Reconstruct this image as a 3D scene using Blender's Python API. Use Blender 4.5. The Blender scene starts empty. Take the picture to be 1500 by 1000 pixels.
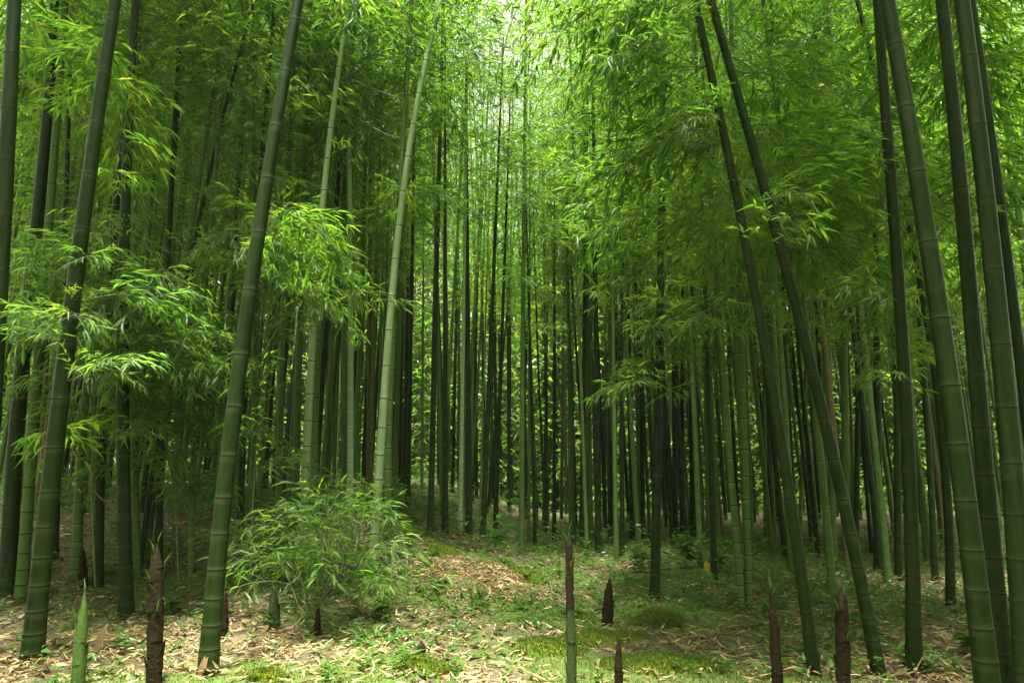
import bpy, math, random
import numpy as np
from mathutils import Vector, Matrix, noise as mnoise

# ------------------------------------------------------------------ camera, sky, sun, exposure
SC = bpy.context.scene
COL = SC.collection
TH = math.atan(0.2)
CAMZ = 1.2
cam = bpy.data.cameras.new('camera'); cam.lens = 24; cam.sensor_width = 36
cam.clip_start = 0.05; cam.clip_end = 2000
camo = bpy.data.objects.new('camera', cam); COL.objects.link(camo)
camo.location = (0, 0, CAMZ); camo.rotation_euler = (math.pi/2 + TH, 0, 0)
SC.camera = camo

SUN_EL, SUN_AZ = math.radians(77), math.radians(186)      # azimuth from +Y towards +X: high sun over the camera's back
W = bpy.data.worlds.new('World'); SC.world = W; W.use_nodes = True
nt = W.node_tree; nt.nodes.clear()
sky = nt.nodes.new('ShaderNodeTexSky'); sky.sky_type = 'NISHITA'; sky.sun_disc = False
sky.sun_elevation = SUN_EL; sky.sun_rotation = SUN_AZ; sky.air_density = 1.0; sky.dust_density = 3.0
hs = nt.nodes.new('ShaderNodeHueSaturation'); hs.inputs['Saturation'].default_value = 0.06   # cloud-veiled sky
bg = nt.nodes.new('ShaderNodeBackground'); bg.inputs['Strength'].default_value = 0.09
wo = nt.nodes.new('ShaderNodeOutputWorld')
veil = nt.nodes.new('ShaderNodeMix'); veil.data_type = 'RGBA'; veil.blend_type = 'MULTIPLY'; veil.inputs[0].default_value = 1
veil.inputs[7].default_value = (1, .98, .90, 1)
nt.links.new(sky.outputs[0], hs.inputs['Color']); nt.links.new(hs.outputs[0], veil.inputs[6]); nt.links.new(veil.outputs[2], bg.inputs['Color'])
nt.links.new(bg.outputs[0], wo.inputs['Surface'])
sl = bpy.data.lights.new('sun', 'SUN'); sl.energy = 5.0; sl.angle = math.radians(5); sl.color = (1, .96, .86)
slo = bpy.data.objects.new('sun', sl); COL.objects.link(slo)
sd = Vector((math.sin(SUN_AZ)*math.cos(SUN_EL), math.cos(SUN_AZ)*math.cos(SUN_EL), math.sin(SUN_EL)))
slo.rotation_euler = sd.to_track_quat('Z', 'Y').to_euler(); slo.location = (0, 0, 30)
vs = SC.view_settings
SC.display_settings.display_device = 'sRGB'
vs.view_transform = 'Standard'; vs.look = 'None'; vs.gamma = 1; vs.use_curve_mapping = False
vs.exposure = 2.4
cy = SC.cycles
cy.max_bounces = 7; cy.diffuse_bounces = 4; cy.glossy_bounces = 2; cy.transmission_bounces = 4
cy.transparent_max_bounces = 4; cy.caustics_reflective = False; cy.caustics_refractive = False
cy.use_denoising = True

rng = np.random.default_rng(11)
random.seed(11)

# ------------------------------------------------------------------ helpers
CT, ST = math.cos(TH), math.sin(TH)
def ray(px, py):
    cx, cyy = (px-750)/1000, (500-py)/1000
    return np.array((cx, CT - ST*cyy, ST + CT*cyy))
def at(px, py, Y):
    d = ray(px, py); t = Y/d[1]
    return np.array((d[0]*t, Y, CAMZ + d[2]*t))
def axd(p): return p[1]*CT + (p[2]-CAMZ)*ST
def sst(a, b, v):
    t = np.clip((v-a)/(b-a), 0, 1); return t*t*(3-2*t)
def fbm(x, y, sc, seed=0.0, oc=3):
    return mnoise.fractal(Vector((x*sc+seed, y*sc-seed*.7, seed)), 1.0, 2.0, oc)
def g0(x, y):
    z = .85*sst(5.6, 9.4, y)*sst(1.1, -2.3, x)
    z = z + .035*np.maximum(y-12, 0)*sst(60, 20, y) + 1.0*sst(24, 60, y)
    return z
def ground(x, y):
    z = float(g0(x, y))
    if -14 < x < 14 and 0 < y < 26:
        z += .055*fbm(x, y, .8, 3.1) + .022*fbm(x, y, 3.2, 8.2, 2)
    return z
def hit(px, py):
    d = ray(px, py); t = 1.0
    while t < 60:
        p = d*t
        if CAMZ + p[2] < ground(p[0], p[1]):
            break
        t += .02
    p = d*t
    return np.array((p[0], p[1], ground(p[0], p[1])))

def tagit(o, label=None, cat=None, group=None, kind=None):
    if label: o['label'] = label
    if cat: o['category'] = cat
    if group: o['group'] = group
    if kind: o['kind'] = kind
    return o
def empty(name, loc, label, cat, group=None, rot=(0, 0, 0), scale=1):
    o = bpy.data.objects.new(name, None); COL.objects.link(o)
    o.location = loc; o.rotation_euler = rot; o.scale = (scale,)*3; o.empty_display_size = .1
    return tagit(o, label, cat, group)
def link(name, me, parent=None, loc=None, kind=None):
    o = bpy.data.objects.new(name, me); COL.objects.link(o)
    if parent is not None: o.parent = parent
    if loc is not None: o.location = loc
    if kind: o['kind'] = kind
    return o
def mesh(name, v, f, mats, mi=None, attrs=None, smooth=True):
    me = bpy.data.meshes.new(name)
    v = np.asarray(v, dtype=np.float32)
    if isinstance(f, np.ndarray):
        n, k = f.shape
        me.vertices.add(len(v)); me.vertices.foreach_set('co', v.ravel())
        me.loops.add(n*k); me.loops.foreach_set('vertex_index', f.ravel().astype(np.int32))
        me.polygons.add(n); me.polygons.foreach_set('loop_start', np.arange(0, n*k, k, dtype=np.int32))
        me.update(calc_edges=True)
    else:
        me.from_pydata(v.tolist(), [], f)
    for m in mats: me.materials.append(m)
    if mi is not None: me.polygons.foreach_set('material_index', np.asarray(mi, dtype=np.int32))
    me.polygons.foreach_set('use_smooth', np.full(len(me.polygons), smooth))
    for k, a in (attrs or {}).items():
        at_ = me.attributes.new(k, 'FLOAT', 'POINT'); at_.data.foreach_set('value', np.asarray(a, dtype=np.float32))
    me.update()
    return me

class Geo:
    """collects pieces into one mesh: quads kept as two triangles"""
    def __init__(s): s.v = []; s.f = []; s.m = []; s.r = []; s.n = 0
    def add(s, v, f, m=0, r=0.0):
        v = np.asarray(v, float); f = np.asarray(f, int)
        s.v.append(v); s.f.append(f + s.n); s.m.append(np.full(len(f), m))
        s.r.append(np.full(len(v), r) if np.isscalar(r) else np.asarray(r, float)); s.n += len(v)
    def build(s, name, mats, smooth=True):
        return mesh(name, np.concatenate(s.v), np.concatenate(s.f), mats, np.concatenate(s.m), {'rnd': np.concatenate(s.r)}, smooth)
def tube(pts, rad, sides=5):
    pts = np.asarray(pts, float); n = len(pts)
    rad = np.full(n, rad) if np.isscalar(rad) else np.asarray(rad)
    t = np.gradient(pts, axis=0); t /= np.linalg.norm(t, axis=1)[:, None]+1e-9
    ref = np.array((0, 0, 1.)) if abs(t[0][2]) < .8 else np.array((1., 0, 0))
    a = np.cross(t, ref); a /= np.linalg.norm(a, axis=1)[:, None]+1e-9
    b = np.cross(t, a)
    ang = np.linspace(0, 2*math.pi, sides, endpoint=False)
    v = pts[:, None] + rad[:, None, None]*(a[:, None]*np.cos(ang)[None, :, None] + b[:, None]*np.sin(ang)[None, :, None])
    f = []
    for i in range(n-1):
        for j in range(sides):
            k = (j+1) % sides
            p, q, r_, s_ = i*sides+j, i*sides+k, (i+1)*sides+k, (i+1)*sides+j
            f += [(p, q, r_), (p, r_, s_)]
    return v.reshape(-1, 3), np.array(f)

# ------------------------------------------------------------------ materials
def newmat(name):
    m = bpy.data.materials.new(name); m.use_nodes = True
    t = m.node_tree; t.nodes.clear()
    return m, t, t.nodes.new('ShaderNodeOutputMaterial')
def N(t, typ, **kw):
    n = t.nodes.new(typ)
    for k, v in kw.items():
        if k in n.inputs.keys(): n.inputs[k].default_value = v
        else: setattr(n, k, v)
    return n
def ramp(t, fac, stops):
    r = t.nodes.new('ShaderNodeValToRGB'); e = r.color_ramp.elements
    while len(e) < len(stops): e.new(.5)
    for el, (p, c) in zip(e, stops): el.position = p; el.color = (*c, 1)
    t.links.new(fac, r.inputs[0]); return r.outputs[0]
def mixc(t, fac, a, b, mode='MIX'):
    m = t.nodes.new('ShaderNodeMix'); m.data_type = 'RGBA'; m.blend_type = mode
    for sock, val in ((m.inputs[0], fac), (m.inputs[6], a), (m.inputs[7], b)):
        if isinstance(val, bpy.types.NodeSocket): t.links.new(val, sock)
        elif isinstance(val, tuple): sock.default_value = (*val, 1)
        else: sock.default_value = val
    return m.outputs[2]
def math_(t, op, a, b=0.0, clamp=False):
    m = t.nodes.new('ShaderNodeMath'); m.operation = op; m.use_clamp = clamp
    for sock, val in ((m.inputs[0], a), (m.inputs[1], b)):
        if isinstance(val, bpy.types.NodeSocket): t.links.new(val, sock)
        else: sock.default_value = val
    return m.outputs[0]

def leaf_mat(name, c0, c1, c2, tl, trans=.5, rough=.38):
    m, t, out = newmat(name)
    a = N(t, 'ShaderNodeAttribute', attribute_name='rnd')
    oi = N(t, 'ShaderNodeObjectInfo')
    r = math_(t, 'ADD', math_(t, 'MULTIPLY', a.outputs['Fac'], .75), math_(t, 'MULTIPLY', oi.outputs['Random'], .25))
    col = ramp(t, r, [(0, c0), (.55, c1), (.93, c2), (1, (.30, .24, .05))])
    p = N(t, 'ShaderNodeBsdfPrincipled', Roughness=rough)
    p.inputs['Specular IOR Level'].default_value = .38
    t.links.new(col, p.inputs['Base Color'])
    tr = N(t, 'ShaderNodeBsdfTranslucent')
    t.links.new(mixc(t, 1.0, col, tl, 'MULTIPLY'), tr.inputs['Color'])
    mx = N(t, 'ShaderNodeMixShader', Fac=trans)
    t.links.new(p.outputs[0], mx.inputs[1]); t.links.new(tr.outputs[0], mx.inputs[2])
    t.links.new(mx.outputs[0], out.inputs['Surface'])
    return m
LEAF = leaf_mat('bamboo_leaf', (.022, .068, .010), (.056, .123, .016), (.115, .178, .024), (3.3, 3.3, 1.3), .52, .46)
LEAF_FAR = leaf_mat('sunlit_far_leaf', (.026, .078, .014), (.055, .12, .02), (.10, .16, .03), (2.8, 2.7, 1.2))
HERB = leaf_mat('herb_leaf', (.026, .08, .012), (.05, .122, .017), (.08, .155, .024), (2.0, 2.0, 1.0), .4)
MOSSM = leaf_mat('moss_tuft', (.045, .085, .006), (.085, .135, .009), (.14, .17, .014), (1.8, 1.8, 1.0), .35, .8)
TWIG = leaf_mat('green_twig', (.05, .09, .02), (.08, .12, .03), (.13, .14, .05), (1, 1, 1), .0, .5)
LITTER = leaf_mat('dry_leaf', (.095, .066, .026), (.27, .20, .082), (.50, .41, .22), (1.1, 1.0, .8), .18, .6)

def culm_mat(name, lo, hi, old, bloom, mott=.5, rough=.42):
    m, t, out = newmat(name)
    tc = N(t, 'ShaderNodeTexCoord')
    mp = N(t, 'ShaderNodeMapping'); mp.inputs['Scale'].default_value = (60, 60, 2.0)
    t.links.new(tc.outputs['Object'], mp.inputs[0])
    fib = N(t, 'ShaderNodeTexNoise', Scale=1.0, Detail=3.0)
    t.links.new(mp.outputs[0], fib.inputs['Vector'])
    big = N(t, 'ShaderNodeTexNoise', Scale=2.3, Detail=5.0, Roughness=.65)
    t.links.new(tc.outputs['Object'], big.inputs['Vector'])
    bl = N(t, 'ShaderNodeTexNoise', Scale=22.0, Detail=4.0, Roughness=.7)
    t.links.new(tc.outputs['Object'], bl.inputs['Vector'])
    oi = N(t, 'ShaderNodeObjectInfo')
    base = mixc(t, math_(t, 'ADD', math_(t, 'MULTIPLY', big.outputs['Fac'], .8), math_(t, 'MULTIPLY', oi.outputs['Random'], .3)), lo, hi)
    base = mixc(t, math_(t, 'MULTIPLY', ramp(t, bl.outputs['Fac'], [(.48, (0, 0, 0)), (.72, (1, 1, 1))]), mott), base, old)
    base = mixc(t, math_(t, 'MULTIPLY', ramp(t, fib.outputs['Fac'], [(.4, (0, 0, 0)), (.7, (1, 1, 1))]), .25), base, tuple(.6*c for c in lo))
    m2 = N(t, 'ShaderNodeMapping'); m2.inputs['Scale'].default_value = (26, 26, 1.1); t.links.new(tc.outputs['Object'], m2.inputs[0])
    stn = N(t, 'ShaderNodeTexNoise', Scale=1.0, Detail=6.0, Roughness=.7); t.links.new(m2.outputs[0], stn.inputs['Vector'])
    base = mixc(t, ramp(t, stn.outputs['Fac'], [(.50, (0, 0, 0)), (.68, (.75, .75, .75))]), base, old)
    base = mixc(t, ramp(t, stn.outputs['Fac'], [(.30, (.7, .7, .7)), (.45, (0, 0, 0))]), base, tuple(.45*c for c in lo))
    a = N(t, 'ShaderNodeAttribute', attribute_name='rnd')      # place along the internode: waxy bloom under each node, dark scar on it
    w = ramp(t, a.outputs['Fac'], [(0, (1, 1, 1)), (.03, (.25, .25, .25)), (.12, (0, 0, 0)), (.84, (0, 0, 0)), (.955, (.8, .8, .8)), (.99, (.9, .9, .9)), (1, (0, 0, 0))])
    lic = N(t, 'ShaderNodeTexNoise', Scale=7.0, Detail=8.0, Roughness=.8); t.links.new(tc.outputs['Object'], lic.inputs['Vector'])
    base = mixc(t, ramp(t, lic.outputs['Fac'], [(.56, (0, 0, 0)), (.66, (.55, .55, .55))]), base, tuple(1.4*c for c in old))
    base = mixc(t, math_(t, 'MULTIPLY', w, math_(t, 'ADD', math_(t, 'MULTIPLY', oi.outputs['Random'], .30), .03)), base, bloom)
    scar = ramp(t, a.outputs['Fac'], [(0, (1, 1, 1)), (.012, (0, 0, 0)), (.985, (0, 0, 0)), (1, (1, 1, 1))])
    base = mixc(t, math_(t, 'MULTIPLY', scar, .8), base, (.02, .02, .012))
    p = N(t, 'ShaderNodeBsdfPrincipled')
    t.links.new(base, p.inputs['Base Color'])
    t.links.new(math_(t, 'ADD', math_(t, 'MULTIPLY', bl.outputs['Fac'], .25), rough-.1), p.inputs['Roughness'])
    p.inputs['Specular IOR Level'].default_value = .1
    b = N(t, 'ShaderNodeBump', Strength=.12, Distance=.004)
    t.links.new(fib.outputs['Fac'], b.inputs['Height']); t.links.new(b.outputs[0], p.inputs['Normal'])
    t.links.new(p.outputs[0], out.inputs['Surface'])
    return m
CULM = {
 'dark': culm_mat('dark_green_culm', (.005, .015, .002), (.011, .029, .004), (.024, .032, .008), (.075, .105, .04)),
 'mid': culm_mat('green_culm', (.032, .080, .012), (.065, .125, .022), (.09, .11, .04), (.24, .30, .15)),
 'old': culm_mat('old_brown_culm', (.055, .045, .014), (.10, .075, .028), (.13, .11, .06), (.2, .18, .1)),
 'pale': culm_mat('pale_bloomy_culm', (.15, .24, .10), (.22, .31, .15), (.22, .25, .15), (.42, .46, .34), .4),
}
def plain(name, c0, c1, scale, rough=.7, bump=.3, c2=None):
    m, t, out = newmat(name)
    tc = N(t, 'ShaderNodeTexCoord')
    n = N(t, 'ShaderNodeTexNoise', Scale=scale, Detail=6.0, Roughness=.65)
    t.links.new(tc.outputs['Object'], n.inputs['Vector'])
    col = ramp(t, n.outputs['Fac'], [(.3, c0), (.62, c1)] + ([(.8, c2)] if c2 else []))
    p = N(t, 'ShaderNodeBsdfPrincipled', Roughness=rough); t.links.new(col, p.inputs['Base Color']); p.inputs['Specular IOR Level'].default_value = .12
    b = N(t, 'ShaderNodeBump', Strength=bump, Distance=.01); t.links.new(n.outputs['Fac'], b.inputs['Height'])
    t.links.new(b.outputs[0], p.inputs['Normal']); t.links.new(p.outputs[0], out.inputs['Surface'])
    return m
RING = plain('node_scar', (.004, .006, .002), (.012, .014, .005), 40, .9)
SHEATH = plain('brown_sheath', (.006, .004, .0018), (.022, .014, .005), 38, .8, 1.0, (.085, .058, .024))
SHEATH_L = plain('dry_sheath', (.10, .065, .03), (.24, .16, .08), 40, .6, .5)
SHEATH_G = plain('green_sheath', (.03, .065, .012), (.065, .11, .022), 50, .5, .4, (.12, .12, .04))
SHOOT_G = plain('dull_green_shoot', (.018, .035, .010), (.038, .06, .018), 45, .55, .4, (.07, .06, .025))
STONE = plain('damp_stone', (.03, .03, .022), (.08, .085, .05), 9, .8, .6)
BARK = plain('dead_twig', (.03, .02, .012), (.09, .06, .035), 30, .8, .4)
MOSSB = plain('moss_bed', (.045, .065, .004), (.10, .13, .008), 26, .95, .8, (.15, .165, .014))
YEL = leaf_mat('yellow_leaf', (.5, .32, .02), (.55, .36, .02), (.6, .4, .03), (1.2, 1.2, 1), .3)

def ground_mat():
    m, t, out = newmat('forest_floor')
    tc = N(t, 'ShaderNodeTexCoord')
    n1 = N(t, 'ShaderNodeTexNoise', Scale=9.0, Detail=7.0, Roughness=.7)
    n2 = N(t, 'ShaderNodeTexNoise', Scale=55.0, Detail=4.0, Roughness=.7)
    vo = N(t, 'ShaderNodeTexVoronoi', Scale=34.0)
    for n in (n1, n2, vo): t.links.new(tc.outputs['Object'], n.inputs['Vector'])
    soil = ramp(t, n1.outputs['Fac'], [(.3, (.024, .019, .008)), (.5, (.062, .050, .020)), (.7, (.15, .118, .05))])
    soil = mixc(t, math_(t, 'MULTIPLY', ramp(t, vo.outputs['Distance'], [(.1, (1, 1, 1)), (.35, (0, 0, 0))]), .5), soil, (.27, .19, .10))
    moss = ramp(t, n2.outputs['Fac'], [(.3, (.028, .05, .004)), (.55, (.065, .10, .008)), (.75, (.12, .145, .014))])
    a = N(t, 'ShaderNodeAttribute', attribute_name='moss')
    f = ramp(t, math_(t, 'ADD', a.outputs['Fac'], math_(t, 'MULTIPLY', math_(t, 'SUBTRACT', n1.outputs['Fac'], .5), .7)), [(.42, (0, 0, 0)), (.58, (1, 1, 1))])
    col = mixc(t, f, soil, moss)
    p = N(t, 'ShaderNodeBsdfPrincipled', Roughness=.9); t.links.new(col, p.inputs['Base Color'])
    b = N(t, 'ShaderNodeBump', Strength=.8, Distance=.02); t.links.new(n2.outputs['Fac'], b.inputs['Height'])
    t.links.new(b.outputs[0], p.inputs['Normal']); t.links.new(p.outputs[0], out.inputs['Surface'])
    return m

# ------------------------------------------------------------------ ground (one sheet to the horizon)
def mossv(x, y):
    v = .42 + .75*fbm(x, y, .95, 21.3, 3)
    px = 750 + 1000*x/max(y, .5)
    v += .22*math.exp(-((px-760)/260)**2)*math.exp(-((y-5.2)/2.2)**2)     # the open, mossy middle
    v -= .18*math.exp(-((px-1350)/200)**2) + .16*math.exp(-((px-180)/200)**2)
    return v
def axis(a, b, step, lim):
    c = list(np.arange(a, b+1e-6, step)); s = step
    hi = [c[-1]]
    while hi[-1] < lim: s *= 1.22; hi.append(hi[-1]+s)
    s = step; lo = [c[0]]
    while lo[-1] > -lim: s *= 1.22; lo.append(lo[-1]-s)
    return np.array(lo[:0:-1] + c + hi[1:])
gx = axis(-7, 7, .07, 400); gy = axis(2.2, 13, .07, 400)
V = []; MO = []
for y in gy:
    for x in gx:
        V.append((x, y, ground(x, y))); MO.append(mossv(x, y) if -14 < x < 14 and 0 < y < 26 else .4)
nx = len(gx)
ii, jj = np.meshgrid(np.arange(len(gy)-1), np.arange(nx-1), indexing='ij')
q = (ii*nx + jj).ravel()
F = np.stack([q, q+1, q+nx+1, q+nx], 1)
link('ground', mesh('ground', V, F, [ground_mat()], None, {'moss': MO}), kind='structure')

# ------------------------------------------------------------------ leaves and branches (prototypes)
LV = np.array([(0, 0, 0), (.33, .5, .05), (.33, -.5, .05), (.4, 0, -.03), (1, 0, -.16)], float)
LF = np.array([(0, 3, 1), (0, 2, 3), (1, 3, 4), (3, 2, 4)])
def basis(d, up):
    d = d/np.linalg.norm(d); s = np.cross(up, d); n = np.linalg.norm(s)
    s = s/n if n > 1e-4 else np.array((0, 1., 0)); return np.stack([d, s, np.cross(d, s)])
def leaves_geo(geo, L, m=0, lv=LV, lf=LF):
    """L: list of (pos, dir, up, len, width, rnd)"""
    if not L: return
    n = len(L); nv = len(lv)
    D = np.array([l[1] for l in L], float); U = np.array([l[2] for l in L], float)
    D /= np.linalg.norm(D, axis=1)[:, None]; S = np.cross(U, D); S /= np.linalg.norm(S, axis=1)[:, None]+1e-6
    B = np.stack([D, S, np.cross(D, S)], 1)
    P = np.array([l[0] for l in L]); ln = np.array([l[3] for l in L]); wd = np.array([l[4] for l in L])
    sc = np.stack([ln, wd, ln], 1)
    v = P[:, None] + np.einsum('vk,nk,nkj->nvj', lv, sc, B)
    f = (lf[None] + (np.arange(n)*nv)[:, None, None]).reshape(-1, 3)
    geo.add(v.reshape(-1, 3), f, m, np.repeat([l[5] for l in L], nv))
def rot(v, ax, a):
    ax = ax/np.linalg.norm(ax)
    return v*math.cos(a) + np.cross(ax, v)*math.sin(a) + ax*np.dot(ax, v)*(1-math.cos(a))
UP = np.array((0, 0, 1.))
def gen_branch(R, L, dens=1.0, leaf=.115, droop=.45):
    """a leafy branch along +X: returns twig polylines and leaves"""
    tw = []; lv = []
    n = 9; ts = np.linspace(0, 1, n)
    wob = R.normal(0, .02, (n, 3)).cumsum(0)*L; wob[0] = 0
    P = np.stack([ts*L, 0*ts, (.30*ts-droop*ts**2)*L], 1) + wob
    tw.append((P, np.linspace(.0035+.0025*L, .0012, n)))
    ns = int(15*L*dens)+3; side = 1
    for i in range(ns):
        t = .14 + .86*(i+R.random()*.8)/ns
        p = np.array([np.interp(t, ts, P[:, k]) for k in range(3)])
        ax = P[min(n-1, int(t*n)+1)] - P[max(0, int(t*n)-1)]; ax = ax/np.linalg.norm(ax)
        side = -side
        d = rot(ax, UP, side*R.uniform(.5, 1.15)); d = d + UP*R.uniform(-.35, .5); d /= np.linalg.norm(d)
        sl_ = (.16 + .26*L*(1-.6*t))*R.uniform(.6, 1.2)
        k = 5; q = [p]
        dd = d.copy()
        for j in range(k-1):
            q.append(q[-1] + dd*sl_/(k-1)); dd = dd - UP*R.uniform(.0, .2); dd /= np.linalg.norm(dd)
        q = np.array(q); tw.append((q, np.linspace(.0018, .0008, k)))
        ng = max(2, int(sl_/.075))
        for gi in range(ng):
            u = (gi+1)/ng
            b = np.array([np.interp(u, np.linspace(0, 1, k), q[:, c]) for c in range(3)])
            tdir = q[min(k-1, int(u*(k-1))+1 if u < 1 else k-1)] - q[max(0, int(u*(k-1))-1)]
            tdir = tdir/np.linalg.norm(tdir)
            nl = R.integers(3, 6) if u > .9 else R.integers(2, 4)
            for li in range(nl):
                a = (li-(nl-1)/2)*R.uniform(.45, .7) + R.normal(0, .18)
                nrm = UP + R.normal(0, .45, 3)
                dl = rot(tdir, nrm, a) - UP*R.uniform(-.1, .6); dl /= np.linalg.norm(dl)
                up = nrm - dl*np.dot(nrm, dl)
                ln = leaf*R.uniform(.65, 1.3)
                lv.append((b, dl, up, ln, ln*R.uniform(.12, .17), R.random()))
    return tw, lv
def twigs_geo(geo, tw, m=0, sides=4):
    for P, r in tw:
        v, f = tube(P, r, sides); geo.add(v, f, m, rng.random())

LENS = (.6, .95, 1.4, 2.0)
PROTO = {}
for L in LENS:
    for k in range(4):
        tw, lv = gen_branch(rng, L, 1.0, .122, (.22, .38, .52, .3)[k])
        gt = Geo(); twigs_geo(gt, tw)
        gl = Geo(); leaves_geo(gl, lv)
        PROTO[L, k] = (gt.build('twigs', [TWIG]), gl.build('leaves', [LEAF]), tw, lv)

def xf(M, p): return p @ M[:3, :3].T + M[:3, 3]
def branch_matrix(p, d, roll=0.0, s=1.0):
    """local +X along d, local Z as near up as it goes"""
    b = basis(np.asarray(d, float), UP)
    M = np.eye(4); M[:3, 0] = b[0]; M[:3, 1] = b[1]; M[:3, 2] = b[2]
    c, si = math.cos(roll), math.sin(roll)
    Rr = np.array([[1, 0, 0], [0, c, -si], [0, si, c]])
    M[:3, :3] = M[:3, :3] @ Rr * s; M[:3, 3] = p
    return M

def make_crown(R, Lc, nn, dens, lmin, lmax):
    """joined crown along +Z from 0 to Lc, tip nodding to +X"""
    geo = Geo(); lv = []
    def axis_p(t):
        nod = max(0, t-.55)**2*2.6*Lc*.35
        return np.array((nod, 0, t*Lc - nod*.35))
    T = np.linspace(.5, 1, 10)
    v, f = tube([axis_p(t) for t in T], np.linspace(.016, .003, 10), 5); geo.add(v, f, 1, .5)
    az = R.random()*6
    for i in range(nn):
        t = (i+.5)/nn; p = axis_p(t)
        for s in range(2):
            a = az + s*R.uniform(1.6, 3.0); 
            bl = (lmin + (lmax-lmin)*(1-abs(t-.3)**1.1))*R.uniform(.75, 1.2)
            L = min(LENS, key=lambda q: abs(q-bl)); k = R.integers(4)
            el = R.uniform(.1, .55)
            M = branch_matrix(p, (math.cos(a)*math.cos(el), math.sin(a)*math.cos(el), math.sin(el)), R.normal(0, .3), bl/L)
            for (P, r) in PROTO[L, k][2][:1]:
                v, f = tube(xf(M, P), r, 3); geo.add(v, f, 1, .4)
            sel = PROTO[L, k][3]
            for l in sel:
                if R.random() < dens*(1.3-.75*t):
                    lv.append((xf(M, l[0]), M[:3, :3] @ l[1], M[:3, :3] @ l[2], l[3]*1.05, l[4]*1.15, R.random()))
        az += 2.4 + R.normal(0, .4)
    leaves_geo(geo, lv, 0)
    return geo.build('crown', [LEAF, TWIG]), len(lv)
CROWNS_D = [make_crown(rng, 8.0, 22, .28, .9, 2.3)[0] for _ in range(3)]     # heads of the tall edge bamboos, made denser to shade the foreground
CROWNS = [make_crown(rng, 8.0, 17, .22, .7, 1.9)[0] for _ in range(6)]

# ------------------------------------------------------------------ bamboo culms
ringv, ringf = [], []
for j in range(20):
    a = j/20*2*math.pi
    for (r, z) in ((.985, -.0045), (1.022, -.003), (1.028, 0), (1.01, .0028), (.97, .0042)):
        ringv.append((r*math.cos(a), r*math.sin(a), z))
for j in range(20):
    k = (j+1) % 20
    for i in range(4): ringf.append((j*5+i, k*5+i, k*5+i+1, j*5+i+1))
RINGM = mesh('node_ring', ringv, np.array(ringf), [RING])

def culm_mesh(axisf, z0, z1, r0, H, sides, scale, mats):
    """culm from z0 to z1 along axisf(z); returns the mesh and its nodes"""
    nodes = [z0+.03]
    while nodes[-1] < z1: nodes.append(nodes[-1] + scale*min(.44, .115+.16*(nodes[-1]-z0))*random.uniform(.93, 1.07))
    rad = lambda z: r0*max(.05, (1-(z-z0)/H))**.8*(1+.18*math.exp(-(z-z0)/.18))
    rings = [(z0-.08, 1.0, .5)]; 
    for i, zn in enumerate(nodes[:-1]):
        nz = nodes[i+1]; L = nz-zn
        rings += [(zn-.012, .990, .985), (zn-.002, 1.018, 1.0), (zn+.001, 1.016, 0.0), (zn+.012, .98, .02), (zn+.04, .975, .12), (zn+L*.5, .985, .5), (nz-.05, .985, .85), (nz-.025, .985, .94)]
    rings.sort(key=lambda q: q[0])
    V = []; T = []
    ang = np.linspace(0, 2*math.pi, sides, endpoint=False)
    for (z, m, t) in rings:
        c = axisf(z); r = rad(z)*m
        for a in ang: V.append((c[0]+r*math.cos(a), c[1]+r*math.sin(a), z)); T.append(t)
    n = len(rings)
    i, j = np.meshgrid(np.arange(n-1), np.arange(sides), indexing='ij')
    p = (i*sides+j).ravel(); q_ = (i*sides+(j+1) % sides).ravel()
    F = np.stack([p, q_, q_+sides, p+sides], 1)
    return V, F, T, nodes, rad

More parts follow.
